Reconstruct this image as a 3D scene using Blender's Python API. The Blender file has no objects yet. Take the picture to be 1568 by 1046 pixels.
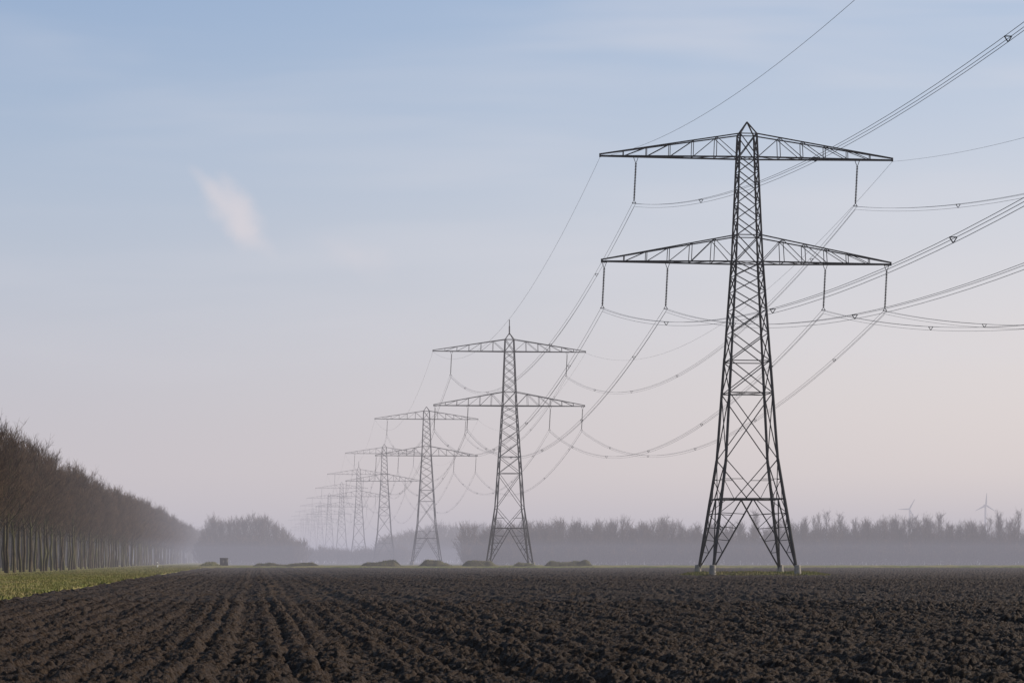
import bpy, math, random
import numpy as np
from mathutils import Vector, Matrix
random.seed(7); rng=np.random.default_rng(7)
sc=bpy.context.scene
F=4000/1568.0      # focal in image widths
EYE=1.85; SL=-0.0985   # every line in the polder runs along this bearing
TH=math.atan(-SL)      # rotation about Z of that bearing

# ---------------------------------------------------------------- helpers
def srgb(r,g,b):
    f=lambda c:(c/255/12.92) if c/255<=.04045 else ((c/255+.055)/1.055)**2.4
    return (f(r),f(g),f(b),1)
def link(o,parent=None):
    sc.collection.objects.link(o)
    if parent is not None: o.parent=parent
    return o
def empty(name,loc=(0,0,0),rz=0):
    e=bpy.data.objects.new(name,None); e.location=loc; e.rotation_euler=(0,0,rz); e.empty_display_size=1
    return link(e)
def mesh_np(name,V,Fq,mat,smooth=False):
    V=np.asarray(V,dtype=np.float32); Fq=np.asarray(Fq,dtype=np.int32)
    me=bpy.data.meshes.new(name); k=Fq.shape[1]
    me.vertices.add(len(V)); me.vertices.foreach_set('co',V.ravel())
    me.loops.add(Fq.size); me.loops.foreach_set('vertex_index',Fq.ravel())
    me.polygons.add(len(Fq)); me.polygons.foreach_set('loop_start',np.arange(0,Fq.size,k,dtype=np.int32))
    me.polygons.foreach_set('loop_total',np.full(len(Fq),k,dtype=np.int32))
    if smooth: me.polygons.foreach_set('use_smooth',np.ones(len(Fq),dtype=bool))
    me.update(calc_edges=True); me.validate()
    if mat: me.materials.append(mat)
    return me
def tubes(P,Q,R0,R1,n=4):
    P=np.asarray(P,float);Q=np.asarray(Q,float);R0=np.asarray(R0,float);R1=np.asarray(R1,float)
    d=Q-P; L=np.linalg.norm(d,axis=1,keepdims=True); L[L==0]=1; d=d/L
    up=np.where(np.abs(d[:,2:3])>.9,np.array([[1.,0,0]]),np.array([[0,0,1.]]))
    a=np.cross(d,up); a/=np.linalg.norm(a,axis=1,keepdims=True); b=np.cross(d,a)
    N=len(P); V=np.zeros((N,2*n,3))
    for i in range(n):
        t=2*math.pi*(i+.5)/n
        o=a*math.cos(t)+b*math.sin(t)
        V[:,i]=P+o*R0[:,None]; V[:,n+i]=Q+o*R1[:,None]
    fs=[[i,(i+1)%n,n+(i+1)%n,n+i] for i in range(n)]
    base=(np.arange(N)*2*n)[:,None,None]
    Fq=(np.array(fs)[None]+base).reshape(-1,4)
    return V.reshape(-1,3),Fq
def merge(parts):
    Vs=[];Fs=[];o=0
    for V,Fq in parts:
        Vs.append(V);Fs.append(np.asarray(Fq)+o);o+=len(V)
    return np.concatenate(Vs),np.concatenate(Fs)
def box(c,s):
    x,y,z=[v/2 for v in s]
    V=np.array([[i*x,j*y,k*z] for i in(-1,1) for j in(-1,1) for k in(-1,1)])+np.array(c)
    return V,np.array([[0,1,3,2],[4,6,7,5],[0,4,5,1],[2,3,7,6],[0,2,6,4],[1,5,7,3]])
def hsh(ix,iy,seed):
    h=(ix.astype(np.int64)*374761393+iy.astype(np.int64)*668265263+seed*1442695041)&0xffffffff
    h=((h^(h>>13))*1274126177)&0xffffffff
    h=(h^(h>>16))&0xffffffff
    return (h/4294967295.0).astype(np.float32)
def vn(x,y,seed=0):
    ix=np.floor(x);iy=np.floor(y);fx=(x-ix).astype(np.float32);fy=(y-iy).astype(np.float32)
    fx=fx*fx*(3-2*fx);fy=fy*fy*(3-2*fy);ix=ix.astype(np.int64);iy=iy.astype(np.int64)
    a=hsh(ix,iy,seed);b=hsh(ix+1,iy,seed);c=hsh(ix,iy+1,seed);d=hsh(ix+1,iy+1,seed)
    return a+(b-a)*fx+(c-a)*fy+(a-b-c+d)*fx*fy
def clods(x,y,seed,dens=.8,pw=.6):
    ix=np.floor(x).astype(np.int64);iy=np.floor(y).astype(np.int64)
    out=np.zeros(x.shape,np.float32)
    for i in(-1,0,1):
        for j in(-1,0,1):
            cx=ix+i;cy=iy+j
            px=cx+hsh(cx,cy,seed);py=cy+hsh(cx,cy,seed+1)
            am=hsh(cx,cy,seed+2); r=.35+.5*hsh(cx,cy,seed+3)
            d=((x-px)**2+(y-py)**2)/(r*r)
            h=np.clip(1-d,0,1)**pw*am*(am>1-dens)
            out=np.maximum(out,h.astype(np.float32))
    return out

# ---------------------------------------------------------------- materials
def newmat(name):
    m=bpy.data.materials.new(name);m.use_nodes=True;nt=m.node_tree
    return m,nt,nt.nodes['Principled BSDF']
def noise_mat(name,c1,c2,scale,rough=.8,spec=.3,bump=0,bscale=None,detail=6,lo=.35,hi=.65,metal=0,dist=.1,c3=None,s3=.05):
    m,nt,b=newmat(name);N=nt.nodes;L=nt.links
    g=N.new('ShaderNodeNewGeometry')
    n=N.new('ShaderNodeTexNoise');n.inputs['Scale'].default_value=scale;n.inputs['Detail'].default_value=detail
    L.new(g.outputs['Position'],n.inputs['Vector'])
    r=N.new('ShaderNodeValToRGB');r.color_ramp.elements[0].position=lo;r.color_ramp.elements[1].position=hi
    r.color_ramp.elements[0].color=(*c1,1);r.color_ramp.elements[1].color=(*c2,1)
    L.new(n.outputs['Fac'],r.inputs['Fac'])
    out=r.outputs['Color']
    if c3:
        n3=N.new('ShaderNodeTexNoise');n3.inputs['Scale'].default_value=s3;n3.inputs['Detail'].default_value=5
        L.new(g.outputs['Position'],n3.inputs['Vector'])
        mr=N.new('ShaderNodeMapRange');mr.inputs['From Min'].default_value=.42;mr.inputs['From Max'].default_value=.62
        L.new(n3.outputs['Fac'],mr.inputs['Value'])
        mx=N.new('ShaderNodeMix');mx.data_type='RGBA';mx.inputs['B'].default_value=(*c3,1)
        L.new(mr.outputs['Result'],mx.inputs['Factor']);L.new(out,mx.inputs['A']);out=mx.outputs['Result']
    L.new(out,b.inputs['Base Color'])
    b.inputs['Roughness'].default_value=rough;b.inputs['Specular IOR Level'].default_value=spec;b.inputs['Metallic'].default_value=metal
    if bump:
        nb=N.new('ShaderNodeTexNoise');nb.inputs['Scale'].default_value=bscale or scale*3;nb.inputs['Detail'].default_value=6;nb.inputs['Roughness'].default_value=.65
        L.new(g.outputs['Position'],nb.inputs['Vector'])
        bp=N.new('ShaderNodeBump');bp.inputs['Strength'].default_value=bump;bp.inputs['Distance'].default_value=dist
        L.new(nb.outputs['Fac'],bp.inputs['Height']);L.new(bp.outputs['Normal'],b.inputs['Normal'])
    return m
M_soil=noise_mat('ploughed_clay',(.014,.0085,.0058),(.064,.042,.029),8,rough=.70,spec=.14,bump=1,bscale=14,dist=.14,lo=.3,hi=.74)
M_grass=noise_mat('verge_grass',(.08,.098,.028),(.17,.18,.055),1.3,rough=.9,spec=.1,bump=.8,bscale=5,dist=.1,c3=(.21,.18,.08),s3=.12)
M_blade=noise_mat('grass_blades',(.10,.125,.032),(.21,.215,.07),.9,rough=.8,spec=.15,c3=(.26,.215,.105),s3=.3)
M_ground=noise_mat('polder_ground',(.05,.055,.022),(.09,.085,.04),.05,rough=.95,spec=.1,c3=(.05,.042,.032),s3=.01)
M_steel=noise_mat('galvanised_steel',(.024,.026,.030),(.048,.051,.056),1.5,rough=.8,spec=.15)
M_conc=noise_mat('foot_concrete',(.20,.19,.175),(.29,.275,.25),3,rough=.9,bump=.3)
M_ins=noise_mat('insulator_glass',(.03,.028,.027),(.06,.05,.045),8,rough=.25,spec=.5)
M_wire=noise_mat('aluminium_cable',(.08,.08,.085),(.12,.12,.125),3,rough=.5,metal=.4)
M_bark=noise_mat('winter_bark',(.036,.028,.020),(.078,.060,.042),1.1,rough=.9,spec=.1,c3=(.07,.07,.032),s3=.25)
M_twig=noise_mat('winter_twigs',(.055,.036,.026),(.12,.082,.056),.6,rough=.85,spec=.1)
M_white=noise_mat('white_plastic',(.70,.70,.68),(.8,.8,.78),2,rough=.5)
M_dark=noise_mat('dark_painted_steel',(.022,.024,.026),(.035,.037,.04),2,rough=.6)
M_turb=noise_mat('turbine_paint',(.26,.27,.29),(.32,.33,.34),.2,rough=.5)

# ---------------------------------------------------------------- field
rows=list(np.arange(4,26,.35))
y=26.0
while y<115: rows.append(y); y*=1.0015
while y<575: rows.append(y); y*=1.005
rows.append(575.)
rows=np.array(rows)
nc=1250
u=np.linspace(-1,1,nc)
uu=np.concatenate([u,1+np.linspace(0,1,70)[1:]])
Yg,Ug=np.meshgrid(rows,uu,indexing='ij')
half=.225*Yg+5
edge_n=(vn(Yg*.35,Yg*0+3,5)-.5)*.9+(vn(Yg*1.3,Yg*0+9,6)-.5)*.4
left=np.maximum(-half,-11.7+SL*Yg+edge_n)
w=np.clip(Ug,-1,1)*.5+.5
X=left+(half-left)*w+np.where(Ug>1,(Ug-1)**2*900,0)
S=X-SL*Yg
A=Yg
wob=(vn(S*.2,A*.03,11)-.5)*.34+(vn(S*1.2,A*.5,12)-.5)*.22+(vn(S*3,A*2,13)-.5)*.12
sp=S+wob
ph=(sp/.56)%1.0
ridge=np.where(ph<.62,np.sin(math.pi*ph/.62*.5)**.9,np.cos(math.pi*(ph-.62)/.38*.5))
kk=np.floor(sp/.56)
strength=.45+.9*hsh(kk.astype(np.int64),(kk*0).astype(np.int64),15)
strength*=.35+1.15*vn(S*.9,A*.9,14)
h=.125*ridge*strength
h-=.11*np.clip(np.cos(2*math.pi*(sp+.3)/2.24)-.70,0,1)/.30*(.45+.9*vn(S*.5,A*.3,17))
wx=X+(vn(X*6,A*6,21)-.5)*.17; wy=A+(vn(X*6,A*6,22)-.5)*.24
wx2=X+(vn(X*16,A*16,24)-.5)*.08
h+=.075*clods(wx/.27,wy/.31,31,.55,.4)*(.3+1.2*vn(X*.6,A*.6,23))
h+=.060*clods(wx2/.15,wy/.18,41,.8,.4)
h+=.040*clods(wx2/.085,wy/.11,45,.85,.45)
h+=.04*(vn(X*7,A*6,51)-.5)+.045*(vn(X*18,A*14,52)-.5)+.14*(vn(X*.06,A*.05,53)-.5)
h-=.16
Z=np.where(Ug>1.02,h*.8,h)
nr,nx=X.shape
idx=np.arange(nr*nx).reshape(nr,nx)
Fq=np.stack([idx[:-1,:-1],idx[:-1,1:],idx[1:,1:],idx[1:,:-1]],-1).reshape(-1,4)
V=np.stack([X,Yg,Z],-1).reshape(-1,3)
link(bpy.data.objects.new('ploughed_field',mesh_np('ploughed_field',V,Fq,M_soil)))

# ground to the horizon
V=np.array([[-9000,-1500,-.40],[9000,-1500,-.40],[9000,14000,-.40],[-9000,14000,-.40]])
link(bpy.data.objects.new('ground',mesh_np('ground',V,[[0,1,2,3]],M_ground)))

# grass verge
yr=[];y=40.
while y<2200: yr.append(y); y*=1.004
yr=np.array(yr); sr=np.concatenate([np.linspace(-75,-32,30)[:-1],np.linspace(-32,-11.4,150)])
Yv,Sv=np.meshgrid(yr,sr,indexing='ij')
Xv=Sv+SL*Yv
Zv=-.02+.10*vn(Xv*.9,Yv*.5,61)+.07*vn(Xv*2.7,Yv*1.5,62)+.12*np.clip((-Sv-12)/6,0,1)-.15*np.clip((-Sv-26)/3,0,1)*np.clip((32+Sv)/3,0,1)
Zv[:,-1]=-.37
idx=np.arange(Xv.size).reshape(Xv.shape)
Fq=np.stack([idx[:-1,:-1],idx[:-1,1:],idx[1:,1:],idx[1:,:-1]],-1).reshape(-1,4)
verge=link(bpy.data.objects.new('grass_verge',mesh_np('grass_verge',np.stack([Xv,Yv,Zv],-1).reshape(-1,3),Fq,M_grass,True)))
def blades(n,X,Y,Z,hmin,hmax,wd):
    hgt=rng.uniform(hmin,hmax,n);a=rng.uniform(0,2*math.pi,n);l=rng.normal(0,.35,(n,2))*hgt[:,None]
    wv=np.stack([np.cos(a),np.sin(a)],-1)*wd
    V=np.zeros((n,3,3));V[:,0,0]=X-wv[:,0];V[:,0,1]=Y-wv[:,1];V[:,0,2]=Z
    V[:,1,0]=X+wv[:,0];V[:,1,1]=Y+wv[:,1];V[:,1,2]=Z
    V[:,2,0]=X+l[:,0];V[:,2,1]=Y+l[:,1];V[:,2,2]=Z+hgt
    return V.reshape(-1,3),np.arange(3*n).reshape(-1,3)
n=110000
Yb=90*np.exp(rng.uniform(0,1,n)*math.log(8));Sb=-11.3-rng.beta(1,1.3,n)*17
V,Fb=blades(n,Sb+SL*Yb,Yb,.02+.1*np.clip((-Sb-12)/6,0,1),.06,.24,.03)
o=link(bpy.data.objects.new('grass_blades',mesh_np('grass_blades',V,Fb,M_blade)),verge)

# far grass strip behind the field
xs=np.linspace(-75,420,500);ys=np.linspace(568,680,60)
Yv,Xv=np.meshgrid(ys,xs,indexing='ij')
Zv=.02+.25*vn(Xv*.3,Yv*.2,71)+.15*vn(Xv*1.2,Yv*.5,72); Zv[0]=-.35;Zv[-1]=-.38;Zv[:,0]=-.38
idx=np.arange(Xv.size).reshape(Xv.shape)
Fq=np.stack([idx[:-1,:-1],idx[:-1,1:],idx[1:,1:],idx[1:,:-1]],-1).reshape(-1,4)
strip=link(bpy.data.objects.new('grass_strip',mesh_np('grass_strip',np.stack([Xv,Yv,Zv],-1).reshape(-1,3),Fq,M_grass,True)))

# spoil mounds
def mound(x0,x1,yc,h,seed,wd=4,name='grass_mound',mat=None,bl=2500,bh=.5):
    xs=np.linspace(x0,x1,int((x1-x0)*4)+8);ys=np.linspace(yc-wd,yc+wd,24)
    Yv,Xv=np.meshgrid(ys,xs,indexing='ij')
    ex=np.clip(np.minimum(Xv-x0,x1-Xv)/3,0,1);ex=ex*ex*(3-2*ex)
    ey=np.clip(1-((Yv-yc)/wd)**2,0,1)
    n=.45+.9*vn(Xv*.35+seed,Yv*.4,seed)
    Zv=h*ex*ey*n+.15*vn(Xv*2,Yv*2,seed+3)*ex*ey-.1-.2*(1-ex*ey)
    idx=np.arange(Xv.size).reshape(Xv.shape)
    Fq=np.stack([idx[:-1,:-1],idx[:-1,1:],idx[1:,1:],idx[1:,:-1]],-1).reshape(-1,4)
    o=link(bpy.data.objects.new(name,mesh_np(name,np.stack([Xv,Yv,Zv],-1).reshape(-1,3),Fq,mat or M_grass,True)))
    k=rng.integers(0,Xv.size,bl);vx=Xv.ravel()[k];vy=Yv.ravel()[k];vz=Zv.ravel()[k]
    V,Fb=blades(bl,vx+rng.normal(0,.1,bl),vy+rng.normal(0,.1,bl),vz,.1,bh,.05)
    link(bpy.data.objects.new('tufts',mesh_np('tufts',V,Fb,M_blade)),o)
M_mound=noise_mat('mound_weeds',(.030,.030,.016),(.075,.07,.032),.8,rough=.95,bump=.5,bscale=4)
for i,(a,b,hh) in enumerate([(-60,-42,.9),(-35.5,-24,1.6),(-22,-12,1.4),(-12.5,-2,1.45),(-1,7,1.35),(6,19.5,1.5)]):
    mound(a,b,588+3*(i%2),hh,81+i,mat=M_mound,bl=900,bh=.35)
mound(-73,-66,600,1.3,95,mat=M_grass)
P1=(58.8+SL*312,312.)
mound(P1[0]-9,P1[0]+11,312,.28,97,wd=8,mat=M_grass,bl=9000,bh=.3)

# ---------------------------------------------------------------- tower
zs=[0,13.7,37.2,40.4,49.7,52.5];ss=[10.1,6.2,3.2,2.85,2.2,2.0]
def hs(z): return float(np.interp(z,zs,ss))/2
B=[]
def bm(p,q,t): B.append((p,q,t))
def cor(z):
    h=hs(z);return [(-h,-h,z),(h,-h,z),(h,h,z),(-h,h,z)]
def leg(z0,z1,t):
    a=cor(z0);b=cor(z1)
    for i in range(4): bm(a[i],b[i],t)
leg(.6,9,.17);leg(9,13.7,.16);leg(13.7,26,.145);leg(26,37.2,.125);leg(37.2,52.5,.10)
def xpan(z0,z1,t,hor=False):
    a=cor(z0);b=cor(z1)
    for i in range(4):
        j=(i+1)%4; bm(a[i],b[j],t);bm(a[j],b[i],t)
        if hor: bm(b[i],b[j],t)
def mid(p,q,f=.5): return tuple(p[k]+(q[k]-p[k])*f for k in range(3))
for z0,z1,hr in [(13.7,21.6,False),(21.6,25.4,True),(25.4,28.7,False),(28.7,31.5,False),(31.5,33.7,False),(33.7,35.6,False),(35.6,37.2,True),(37.2,40.4,True),(40.4,42.4,False),(42.4,44.3,False),(44.3,46.2,False),(46.2,48.0,False),(48.0,49.7,True),(49.7,52.5,True)]:
    xpan(z0,z1,.055,hr)
a=cor(21.6)
for i in range(4): bm(a[i],a[(i+1)%4],.05)
a=cor(9);b=cor(13.7);f=cor(.7)
for i in range(4):
    j=(i+1)%4
    bm(a[i],a[j],.085); m=mid(a[i],a[j])
    bm(b[i],mid(a[i],a[j],.62),.055);bm(b[j],mid(a[i],a[j],.38),.055)
    bm(mid(a[i],b[i]),mid(b[i],mid(a[i],a[j],.62),.5),.035);bm(mid(a[j],b[j]),mid(b[j],mid(a[i],a[j],.38),.5),.035)
    bm(mid(a[i],b[i]),mid(a[i],a[j],.2),.035);bm(mid(a[j],b[j]),mid(a[i],a[j],.8),.035)
    for (A0,F0) in ((a[i],f[i]),(a[j],f[j])):
        bm(m,F0,.075)
        pr=A0
        for k,(fl,fv) in enumerate([(.2,.22),(.4,.42),(.58,.6),(.76,.77)]):
            q1=mid(A0,F0,fl);q2=mid(m,F0,fv)
            bm(q1,q2,.04); bm(pr,q2,.04) if k else bm(q1,mid(m,A0,.5),.04)
            pr=q1
for z in(9,21.6,37.2,49.7):
    c=cor(z);bm(c[0],c[2],.04);bm(c[1],c[3],.04)
c=cor(52.5)
for p in c: bm(p,(0,0,54.0),.07)
def arm(zb,zt,Lh,n,sgn):
    hb=hs(zb);ht=hs(zt)
    for sy in(-1,1):
        b0=(sgn*hb,sy*hb,zb);t0=(sgn*ht,sy*ht,zt);tt=(sgn*Lh,sy*.12,zb+.22);tb=(sgn*Lh,sy*.12,zb)
        bm(b0,tb,.09);bm(t0,tt,.07)
        pb,pt=b0,t0
        for k in range(1,n):
            f=k/n
            nb=mid(b0,tb,f);ntp=mid(t0,tt,f)
            bm(nb,ntp,.042)
            bm(pb,ntp,.038) if k==1 else bm(pt,nb,.038) if k%2 else bm(nb,pt,.038)
            pb,pt=nb,ntp
    bm((sgn*Lh,-.12,zb),(sgn*Lh,.12,zb),.08); bm((sgn*Lh,0,zb-.15),(sgn*Lh,0,zb+.3),.09)
    for k in range(0,n):
        f=k/n
        l=[mid((sgn*hb,sy*hb,zb),(sgn*Lh,sy*.12,zb),f) for sy in(-1,1)]
        l2=[mid((sgn*hb,sy*hb,zb),(sgn*Lh,sy*.12,zb),(k+1)/n) for sy in(-1,1)]
        t=[mid((sgn*ht,sy*ht,zt),(sgn*Lh,sy*.12,zb+.22),f) for sy in(-1,1)]
        bm(l[0],l[1],.035);bm(t[0],t[1],.035);bm(l[0],l2[1],.035)
for sg in(-1,1):
    arm(49.7,52.5,17.7,6,sg);arm(37.2,40.4,17.5,6,sg)
V,Fq=tubes([b[0] for b in B],[b[1] for b in B],[b[2]*1.36 for b in B],[b[2]*1.36 for b in B],4)
me_lat=mesh_np('lattice',V,Fq,M_steel)
parts=[]
for (sx,sy) in((-1,-1),(1,-1),(1,1),(-1,1)):
    h=hs(0);parts.append(tubes([(sx*h*1.01,sy*h*1.01,-.5),(sx*h,sy*h,1.15)],[(sx*h,sy*h,1.15),(sx*h,sy*h,1.2)],[.48,.36],[.36,.02],8))
V,Fq=merge(parts);me_feet=mesh_np('concrete_feet',V,Fq,M_conc)
ATT=[(-13.4,49.7),(13.4,49.7),(-17.2,37.2),(-9.6,37.2),(9.5,37.2),(17.0,37.2)]
DL=-.22;IL=5.6
parts=[]
for x,z in ATT:
    top=np.array([x,0,z-.85]);bot=np.array([x+DL,0,z-IL+.35])
    n=24
    for k in range(n):
        p=top+(bot-top)*k/n;q=top+(bot-top)*(k+.6)/n
        parts.append(tubes([p],[q],[.15],[.07],7))
    parts.append(tubes([top],[bot],[.05],[.05],5))
V,Fq=merge(parts)
me_ins=mesh_np('insulator_strings',V,Fq,M_ins)
P=[];Q=[];R=[]
for x,z in ATT:
    for s in(-1,1): P.append((x+s*.32,0,z));Q.append((x,0,z-.85));R.append(.045)
    P.append((x-.34,0,z-.12));Q.append((x+.34,0,z-.12));R.append(.05)
    b=(x+DL,0,z-IL)
    for s in(-1,1): P.append((b[0],0,b[2]+.4));Q.append((b[0]+s*.22,0,b[2]+.05));R.append(.045)
    P.append((b[0]-.25,0,b[2]+.05));Q.append((b[0]+.25,0,b[2]+.05));R.append(.05)
V,Fq=tubes(P,Q,R,R,4);me_fit=mesh_np('insulator_fittings',V,Fq,M_steel)
V,Fq=tubes([(0,0,53.6),(0,0,55.6)],[(0,0,55.6),(0,0,57.1)],[.16,.10],[.16,.10],6);me_mast=mesh_np('antenna_mast',V,Fq,M_steel)
TW=[]
for i in range(-1,11):
    Y=312+291*i; Xc=58.8+SL*Y
    TW.append((Xc,Y))
    e=empty('transmission_tower',(Xc,Y,0),TH)
    for nm,me in(('lattice',me_lat),('concrete_feet',me_feet),('insulator_strings',me_ins),('insulator_fittings',me_fit)):
        link(bpy.data.objects.new(nm,me),e)
    if i in(1,4): link(bpy.data.objects.new('antenna_mast',me_mast),e)
# ---------------------------------------------------------------- cables
ca,sa=math.cos(TH),math.sin(TH)
def at(t,x,z,dy=0): return np.array([TW[t][0]+x*ca,TW[t][1]+x*sa,z])
def cable(p,q,sag,n=44):
    t=np.linspace(0,1,n+1)[:,None]
    P=p+(q-p)*t; P[:,2]-=(4*t*(1-t))[:,0]*sag
    return P
CP=[];CQ=[];SPp=[];SPq=[];EP=[];EQ=[]
tri=[(-.2,.0),(.2,.0),(0,-.35)]
for t in range(len(TW)-1):
    for k,(x,z) in enumerate(ATT):
        p=at(t,x+DL,z-IL);q=at(t+1,x+DL,z-IL);sag=11.0+.25*math.sin(k*2.1+t)
        C=cable(p,q,sag)
        for dx,dz in tri:
            Cc=C+np.array([dx*ca,dx*sa,dz]);CP.append(Cc[:-1]);CQ.append(Cc[1:])
        for f in np.arange(.1,.99,.185)+.02*math.sin(k*3+t):
            c=p+(q-p)*f;c=c.copy();c[2]-=4*f*(1-f)*sag
            v=[c+np.array([dx*ca*1.15,dx*sa*1.15,dz]) for dx,dz in tri]
            for a_,b_ in((0,1),(1,2),(2,0)): SPp.append(v[a_]);SPq.append(v[b_])
    for x in(-17.7,17.7):
        C=cable(at(t,x,49.55),at(t+1,x,49.55),9.6);EP.append(C[:-1]);EQ.append(C[1:])
pl=empty('overhead_power_lines')
CP=np.concatenate(CP);CQ=np.concatenate(CQ);EP=np.concatenate(EP);EQ=np.concatenate(EQ)
for nm,P,Q,r in(('conductors',CP,CQ,.019),('earth_wires',EP,EQ,.016),('spacers',np.array(SPp),np.array(SPq),.04)):
    V,Fq=tubes(P,Q,np.full(len(P),r),np.full(len(P),r),4)
    link(bpy.data.objects.new(nm,mesh_np(nm,V,Fq,M_wire)),pl)

# ---------------------------------------------------------------- bare trees
def tree_mesh(seed,H=17.5,clear=5.0,nl=36,spread=3.1,nsub=8,ntw=9,r0=.2,name='bare_tree',tk=1.0):
    R=random.Random(seed);tw=[];big=[]
    def add(p,q,a,b,L): L.append((p,q,a,b))
    pts=[];x=y=0
    N=10
    for k in range(N+1):
        pts.append(Vector((x,y,H*.86*k/N)));x+=R.gauss(0,.09);y+=R.gauss(0,.09)
    rad=[r0*(1-.85*k/N) for k in range(N+1)]
    for k in range(N): add(pts[k],pts[k+1],rad[k],rad[k+1],big)
    def onT(z):
        f=z/(H*.86)*N;k=min(int(f),N-1);return pts[k].lerp(pts[k+1],f-k)
    for i in range(nl):
        f=(i+R.random())/nl
        z=clear+(H*.84-clear)*f**.9
        az=i*2.4+R.uniform(-.5,.5)
        L=(spread*(1.15-.55*f))*R.uniform(.75,1.15)*1.25
        el=math.radians(R.uniform(32,58)+18*f)
        p=onT(z);r=.065*(1-.5*f)
        d=Vector((math.cos(az)*math.cos(el),math.sin(az)*math.cos(el),math.sin(el)))
        lp=[p]
        for s in range(4):
            d=(d+Vector((R.gauss(0,.1),R.gauss(0,.1),.12))).normalized()
            q=lp[-1]+d*L/4
            add(lp[-1],q,r*(1-s*.22),r*(1-(s+1)*.22),big);lp.append(q)
        for s in range(nsub):
            g=.18+.82*(s+R.random())/nsub;fi=g*4;k=min(int(fi),3)
            b0=lp[k].lerp(lp[k+1],fi-k)
            dd=(lp[k+1]-lp[k]).normalized()
            dv=(dd+Vector((R.gauss(0,.55),R.gauss(0,.55),R.gauss(.25,.35)))).normalized()
            Ls=R.uniform(.9,2.0)
            b1=b0+dv*Ls*.5;dv2=(dv+Vector((R.gauss(0,.2),R.gauss(0,.2),.25))).normalized();b2=b1+dv2*Ls*.5
            add(b0,b1,.024*tk,.018*tk,tw);add(b1,b2,.018*tk,.010*tk,tw)
            for j in range(ntw):
                h=R.random();c0=b0.lerp(b1,h*2) if h<.5 else b1.lerp(b2,h*2-1)
                v=(dv2+Vector((R.gauss(0,.6),R.gauss(0,.6),R.gauss(.3,.4)))).normalized()
                c1=c0+v*R.uniform(.35,1.05)
                add(c0,c1,.013*tk,.005*tk,tw)
    def mk(L,n):
        return tubes([tuple(l[0]) for l in L],[tuple(l[1]) for l in L],[l[2] for l in L],[l[3] for l in L],n)
    Vb,Fb=mk(big,6);Vt,Ft=mk(tw,3)
    V,Fq=merge([(Vb,Fb),(Vt,Ft)])
    me=mesh_np(name,V,Fq,M_bark);me.materials.append(M_twig)
    mi=np.zeros(len(Fq),dtype=np.int32);mi[len(Fb):]=1;me.polygons.foreach_set('material_index',mi)
    return me
T=[tree_mesh(100+i,H=17.5+random.uniform(-.6,.6)) for i in range(6)]
WT=[tree_mesh(200+i,H=18,clear=1.5+i*.5,nl=42,spread=4.2,nsub=7,ntw=6,r0=.22,name='woodland_tree',tk=1.25) for i in range(4)]
PT=[tree_mesh(300+i,H=22,clear=4,nl=38,spread=2.6,nsub=6,ntw=6,r0=.2,name='poplar_tree',tk=1.1) for i in range(2)]
BU=[tree_mesh(400+i,H=6,clear=.2,nl=28,spread=3.2,nsub=6,ntw=5,r0=.08,name='undergrowth',tk=3.2) for i in range(2)]
def put(par,me,x,y,s,sz=None,z=-.2):
    o=bpy.data.objects.new(me.name,me);o.location=(x,y,z);o.rotation_euler=(random.gauss(0,.015),random.gauss(0,.015),random.uniform(0,6.28))
    o.scale=(s,s,sz or s);link(o,par)
row=empty('roadside_tree_row')
for r,s0 in enumerate((-30.8,-36.5,-42.5,-49)):
    Y=255+r*2.3
    while Y<1580:
        s=random.uniform(.88,1.08)
        put(row,random.choice(T),s0+random.gauss(0,.25)+SL*Y,Y+random.gauss(0,.4),s)
        Y+=5.6 if Y<900 else 8
for s0 in(-55,-60):
    Y=240
    while Y<1500:
        put(row,random.choice(BU),s0+SL*Y+random.gauss(0,.6),Y,random.uniform(.9,1.25));Y+=5 if Y<800 else 8
wood=empty('woodland')
for r in range(5):
    X=-14+r*3
    while X<320:
        Y=985+r*12+random.gauss(0,3)+ (25 if X<10 else 0)
        hh=1+.05*math.sin(X*.05)+.05*math.sin(X*.13+1)
        if random.random()<.13 and X>60: put(wood,random.choice(PT),X,Y,random.uniform(.78,1.04))
        else: put(wood,random.choice(WT),X,Y,random.uniform(.74,1.02)*hh*.94)
        X+=random.uniform(3.6,6.4)
# brambles and young growth closing the foot of the wood
for r,(zz,s0,s1) in enumerate([(-3.2,.9,1.3),(-1.5,.9,1.4),(-2.5,1.2,1.7),(-.5,1.3,2.0)]):
    X=-17
    while X<320:
        put(wood,random.choice(BU),X,974+r*15,random.uniform(s0,s1),z=zz);X+=random.uniform(2.6,4.4)
wl=empty('distant_woodland')
for r in range(4):
    X=-74
    while X<30:
        hh=1.22 if X>-45 else .86+.36*(X+74)/29
        put(wl,random.choice(WT),X+r*1.5,1500+r*12,random.uniform(.9,1.05)*hh);X+=random.uniform(3.5,6)
for r in range(3):
    X=-74
    while X<30:
        put(wl,random.choice(BU),X,1490+r*18,random.uniform(1.5,2.4),z=-2.5);X+=random.uniform(3.5,6)
for r in range(3):
    X=-118
    while X<-50:
        put(wl,random.choice(BU),X,1250+r*16,random.uniform(.95,1.35),z=-2.2);X+=random.uniform(3,5)
for r in range(3):
    X=-520
    while X<-40:
        put(wl,random.choice(WT),X,2500+r*20,random.uniform(.65,.85));X+=random.uniform(6,10)
cp=empty('tree_copse')
for r in range(4):
    X=-134
    while X<-94:
        pxx=784+4000*X/1130
        hp=np.interp(pxx,[308,322,340,362,380,402,418,440,460],[52,70,60,66,70,68,56,40,24])   # crown line of the copse
        f=(hp/4000*1130+EYE)/18.6
        put(cp,random.choice(WT),X,1130+r*9,min(f,1.1)*random.uniform(.85,1.0),f*random.uniform(.93,1.04));X+=random.uniform(2.4,4.0)
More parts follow.
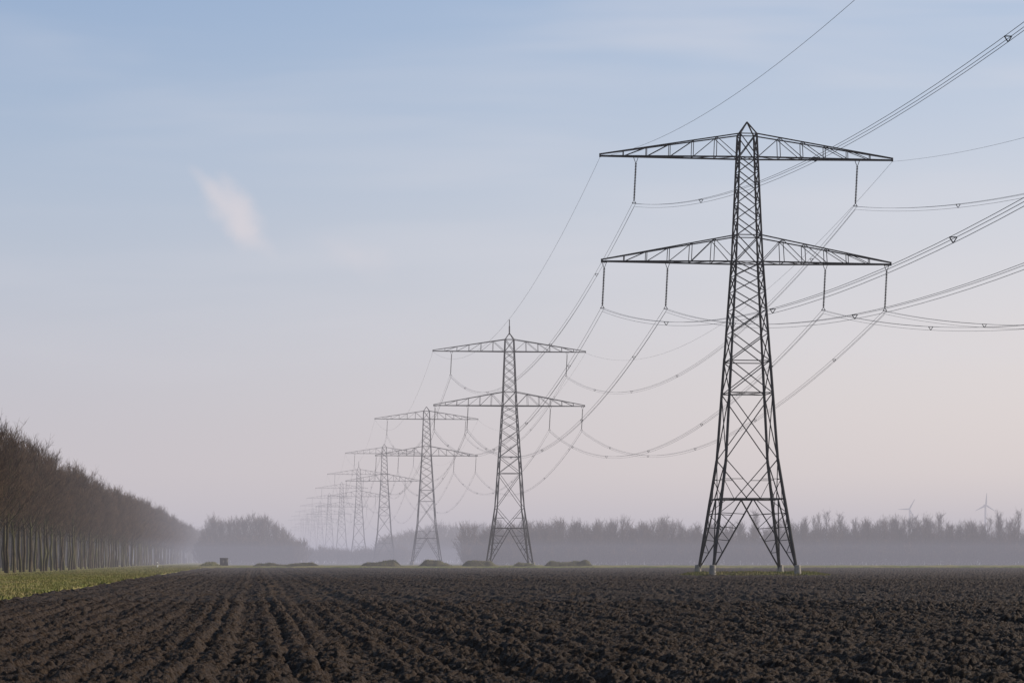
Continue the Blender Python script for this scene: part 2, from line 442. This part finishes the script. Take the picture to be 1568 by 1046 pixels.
for r in range(3):
    for X in np.arange(-134,-92,2.6): put(cp,random.choice(BU),X,1122+r*16,random.uniform(1.2,1.7),z=-2.2)

# ---------------------------------------------------------------- small things
def wind_turbine(x,y,hub,rad,rot):
    e=empty('wind_turbine',(x,y,0),math.radians(random.uniform(-15,15)))
    V,Fq=tubes([(0,0,-1)],[(0,0,hub)],[2.0],[1.2],12);link(bpy.data.objects.new('tower',mesh_np('tower',V,Fq,M_turb,True)),e)
    V,Fq=tubes([(0,-3.2,hub+.8),(0,-4.6,hub+.8)],[(0,5,hub+.8),(0,-3.2,hub+.8)],[1.6,.3],[1.4,1.5],10);link(bpy.data.objects.new('nacelle',mesh_np('nacelle',V,Fq,M_turb,True)),e)
    P=[];Q=[];a=[];b=[]
    for k in range(3):
        t=rot+k*2*math.pi/3;d=np.array([math.sin(t),0,math.cos(t)]);c=np.array([0,-3.8,hub+.8])
        for (f0,f1,r_0,r_1) in((0,.2,.7,1.15),(.2,1,1.15,.25)): P.append(c+d*rad*f0);Q.append(c+d*rad*f1);a.append(r_0);b.append(r_1)
    V,Fq=tubes(P,Q,a,b,6);link(bpy.data.objects.new('blades',mesh_np('blades',V,Fq,M_turb)),e)
wind_turbine((1509-784)/4000*3200,3200,67,15,.05)
wind_turbine((1393-784)/4000*3600,3600,70,15.5,.5)
cx,cy=(343-784)/4000*640,640
e=empty('utility_cabinet',(cx,cy,0),TH)
link(bpy.data.objects.new('housing',mesh_np('housing',*merge([box((0,0,1.15),(2.0,1.4,1.9)),box((0,0,2.14),(2.16,1.56,.08)),box((0,0,.05),(2.1,1.5,.3)),box((-.49,-.715,1.15),(.9,.03,1.7)),box((.49,-.715,1.15),(.9,.03,1.7)),box((.1,-.745,1.15),(.04,.03,.25))]),M_dark)),e)
px,py=(241-784)/4000*540,540
e=empty('marker_post',(px,py,0),TH)
link(bpy.data.objects.new('post',mesh_np('post',*tubes([(0,0,-.2),(0,0,1.15)],[(0,0,1.15),(0,0,1.3)],[.16,.16],[.14,.04],8),M_white)),e)
link(bpy.data.objects.new('band',mesh_np('band',*tubes([(0,0,.8)],[(0,0,.98)],[.165],[.165],8),M_dark)),e)

# ---------------------------------------------------------------- haze (absorbing volumes with their own glow in place of scattered light)
def haze(name,x0,x1,y0,y1,z0,z1,sig,col,k=1.0):
    m=bpy.data.materials.new(name);m.use_nodes=True;nt=m.node_tree;nt.nodes.clear()
    out=nt.nodes.new('ShaderNodeOutputMaterial');ab=nt.nodes.new('ShaderNodeVolumeAbsorption');em=nt.nodes.new('ShaderNodeEmission');ad=nt.nodes.new('ShaderNodeAddShader')
    ab.inputs['Color'].default_value=(0,0,0,1);ab.inputs['Density'].default_value=sig
    em.inputs['Color'].default_value=col;em.inputs['Strength'].default_value=sig*k  # self-emission gives the haze its brightness, nothing is scattered
    nt.links.new(ab.outputs[0],ad.inputs[0]);nt.links.new(em.outputs[0],ad.inputs[1]);nt.links.new(ad.outputs[0],out.inputs['Volume'])
    V,Fq=box(((x0+x1)/2,(y0+y1)/2,(z0+z1)/2),(x1-x0,y1-y0,z1-z0))
    link(bpy.data.objects.new(name,mesh_np(name,V,Fq,m)))
haze('haze',-7000,7000,235,11000,-3,62,.00048,srgb(199,193,200))
for i,(y0,zt,sg) in enumerate([(600,7,.00034),(640,23,.00034)]):
    haze('ground_mist',-6900+i*30,6900-i*30,y0,10500-i*40,-2.2-.1*i,zt,sg,srgb(154,157,180))

# ---------------------------------------------------------------- world
W=bpy.data.worlds.new('World');sc.world=W;W.use_nodes=True;nt=W.node_tree;N=nt.nodes;L=nt.links
bg=N['Background'];bg.inputs['Strength'].default_value=.1
SEL,SAZ=math.radians(22),math.radians(72)
sky=N.new('ShaderNodeTexSky');sky.sky_type='NISHITA';sky.sun_disc=False;sky.sun_elevation=SEL;sky.sun_rotation=SAZ;sky.air_density=1.2;sky.dust_density=2.5
tc=N.new('ShaderNodeTexCoord');sx=N.new('ShaderNodeSeparateXYZ');L.new(tc.outputs['Generated'],sx.inputs[0])
def mth(op,a,b=None,c=None,clamp=False):
    n=N.new('ShaderNodeMath');n.operation=op;n.use_clamp=clamp
    for i,v in enumerate((a,b,c)):
        if v is None: continue
        if isinstance(v,(int,float)): n.inputs[i].default_value=v
        else: L.new(v,n.inputs[i])
    return n.outputs[0]
def mrange(v,a,b,c=0,d=1,smooth=False):
    n=N.new('ShaderNodeMapRange');n.interpolation_type='SMOOTHSTEP' if smooth else 'LINEAR'
    L.new(v,n.inputs['Value']);n.inputs['From Min'].default_value=a;n.inputs['From Max'].default_value=b;n.inputs['To Min'].default_value=c;n.inputs['To Max'].default_value=d
    return n.outputs['Result']
def mixc(f,a,b):
    n=N.new('ShaderNodeMix');n.data_type='RGBA'
    if isinstance(f,(int,float)): n.inputs['Factor'].default_value=f
    else: L.new(f,n.inputs['Factor'])
    for nm,v in(('A',a),('B',b)):
        if isinstance(v,tuple): n.inputs[nm].default_value=v
        else: L.new(v,n.inputs[nm])
    return n.outputs['Result']
def ramp(f,st):
    r=N.new('ShaderNodeValToRGB');cr=r.color_ramp;cr.interpolation='B_SPLINE'
    while len(cr.elements)<len(st): cr.elements.new(.5)
    for e,(p,c) in zip(cr.elements,st): e.position=p;e.color=srgb(*c)
    L.new(f,r.inputs['Fac']);return r.outputs['Color']
nz=sx.outputs['Z'];nxo=sx.outputs['X'];nyo=sx.outputs['Y']
el=mrange(nz,0,.25)
left=ramp(el,[(0,(200,191,193)),(.18,(199,194,199)),(.38,(189,197,210)),(.62,(170,188,211)),(.86,(149,173,206)),(1,(142,167,204))])
right=ramp(el,[(0,(232,216,206)),(.18,(234,223,216)),(.38,(225,222,224)),(.62,(200,210,225)),(.86,(170,191,219)),(1,(160,184,216))])
hx=mrange(nxo,-.24,.26,smooth=True)
grad=mixc(hx,left,right)
uv=N.new('ShaderNodeCombineXYZ');nyc=mth('MAXIMUM',nyo,.05)
u_=mth('DIVIDE',nxo,nyc);v_=mth('DIVIDE',nz,nyc);L.new(u_,uv.inputs[0]);L.new(v_,uv.inputs[1])
mp=N.new('ShaderNodeMapping');mp.inputs['Scale'].default_value=(5,34,1);mp.inputs['Rotation'].default_value=(0,0,.12);L.new(uv.outputs[0],mp.inputs[0])
nn=N.new('ShaderNodeTexNoise');nn.inputs['Scale'].default_value=1;nn.inputs['Detail'].default_value=3;nn.inputs['Distortion'].default_value=.3;L.new(mp.outputs[0],nn.inputs['Vector'])
veil=mth('MULTIPLY',mrange(nn.outputs['Fac'],.38,.8,smooth=True),mrange(nxo,-.2,.2,.18,.48))
veil=mth('MULTIPLY',veil,mrange(nz,.03,.09))
grad=mixc(veil,grad,srgb(222,220,226))
nw=N.new('ShaderNodeTexNoise');nw.inputs['Scale'].default_value=75;nw.inputs['Detail'].default_value=5;L.new(uv.outputs[0],nw.inputs['Vector'])
def shred(u0,v0,ang,la,lb,op,prev,wa=1.1,wb=1.3):
    m2=N.new('ShaderNodeMapping');m2.vector_type='TEXTURE';m2.inputs['Location'].default_value=(u0,v0,0);m2.inputs['Rotation'].default_value=(0,0,ang);m2.inputs['Scale'].default_value=(la,lb,1)
    L.new(uv.outputs[0],m2.inputs[0])
    sb=N.new('ShaderNodeVectorMath');sb.operation='SUBTRACT';L.new(nw.outputs['Color'],sb.inputs[0]);sb.inputs[1].default_value=(.5,.5,.5)
    sc_=N.new('ShaderNodeVectorMath');sc_.operation='MULTIPLY_ADD';L.new(sb.outputs[0],sc_.inputs[0]);sc_.inputs[1].default_value=(wa,wb,0);L.new(m2.outputs[0],sc_.inputs[2])
    ln=N.new('ShaderNodeVectorMath');ln.operation='LENGTH';L.new(sc_.outputs[0],ln.inputs[0])
    k=mth('MULTIPLY',mrange(ln.outputs['Value'],1.15,.0,0,1,True),op)
    return mixc(k,prev,srgb(220,214,219))
def pos(x,y): return (x-784)/4000,(856-y)/4000
grad=shred(*pos(356,322),-.95,.0165,.0090,.62,grad)
grad=shred(*pos(368,345),-1.35,.0115,.007,.5,grad)
grad=shred(*pos(322,290),-.8,.012,.0038,.45,grad)
grad=shred(*pos(392,372),-.6,.011,.0045,.3,grad)
grad=shred(*pos(550,395),-.3,.018,.008,.24,grad)
sc10=N.new('ShaderNodeVectorMath');sc10.operation='SCALE';L.new(grad,sc10.inputs[0]);sc10.inputs['Scale'].default_value=10
hi=mrange(nz,.24,.5,smooth=True)
fin=mixc(hi,sc10.outputs[0],sky.outputs[0])
L.new(fin,bg.inputs['Color'])
sun=bpy.data.lights.new('sun','SUN');sun.energy=5;sun.angle=math.radians(.6);sun.color=(1,.86,.70)
so=link(bpy.data.objects.new('sun',sun))
dv=Vector((math.sin(SAZ)*math.cos(SEL),math.cos(SAZ)*math.cos(SEL),math.sin(SEL)))
so.rotation_euler=dv.to_track_quat('Z','Y').to_euler();so.location=(200,100,100)

# ---------------------------------------------------------------- camera
cam=bpy.data.cameras.new('camera');co=link(bpy.data.objects.new('camera',cam));sc.camera=co
co.location=(0,0,EYE);co.rotation_euler=(math.radians(90),0,0)
cam.sensor_width=36;cam.lens=36*F;cam.shift_y=(856-523)/1568;cam.clip_end=25000;cam.clip_start=.5
sc.view_settings.view_transform='Standard';sc.view_settings.look='None';sc.view_settings.exposure=0
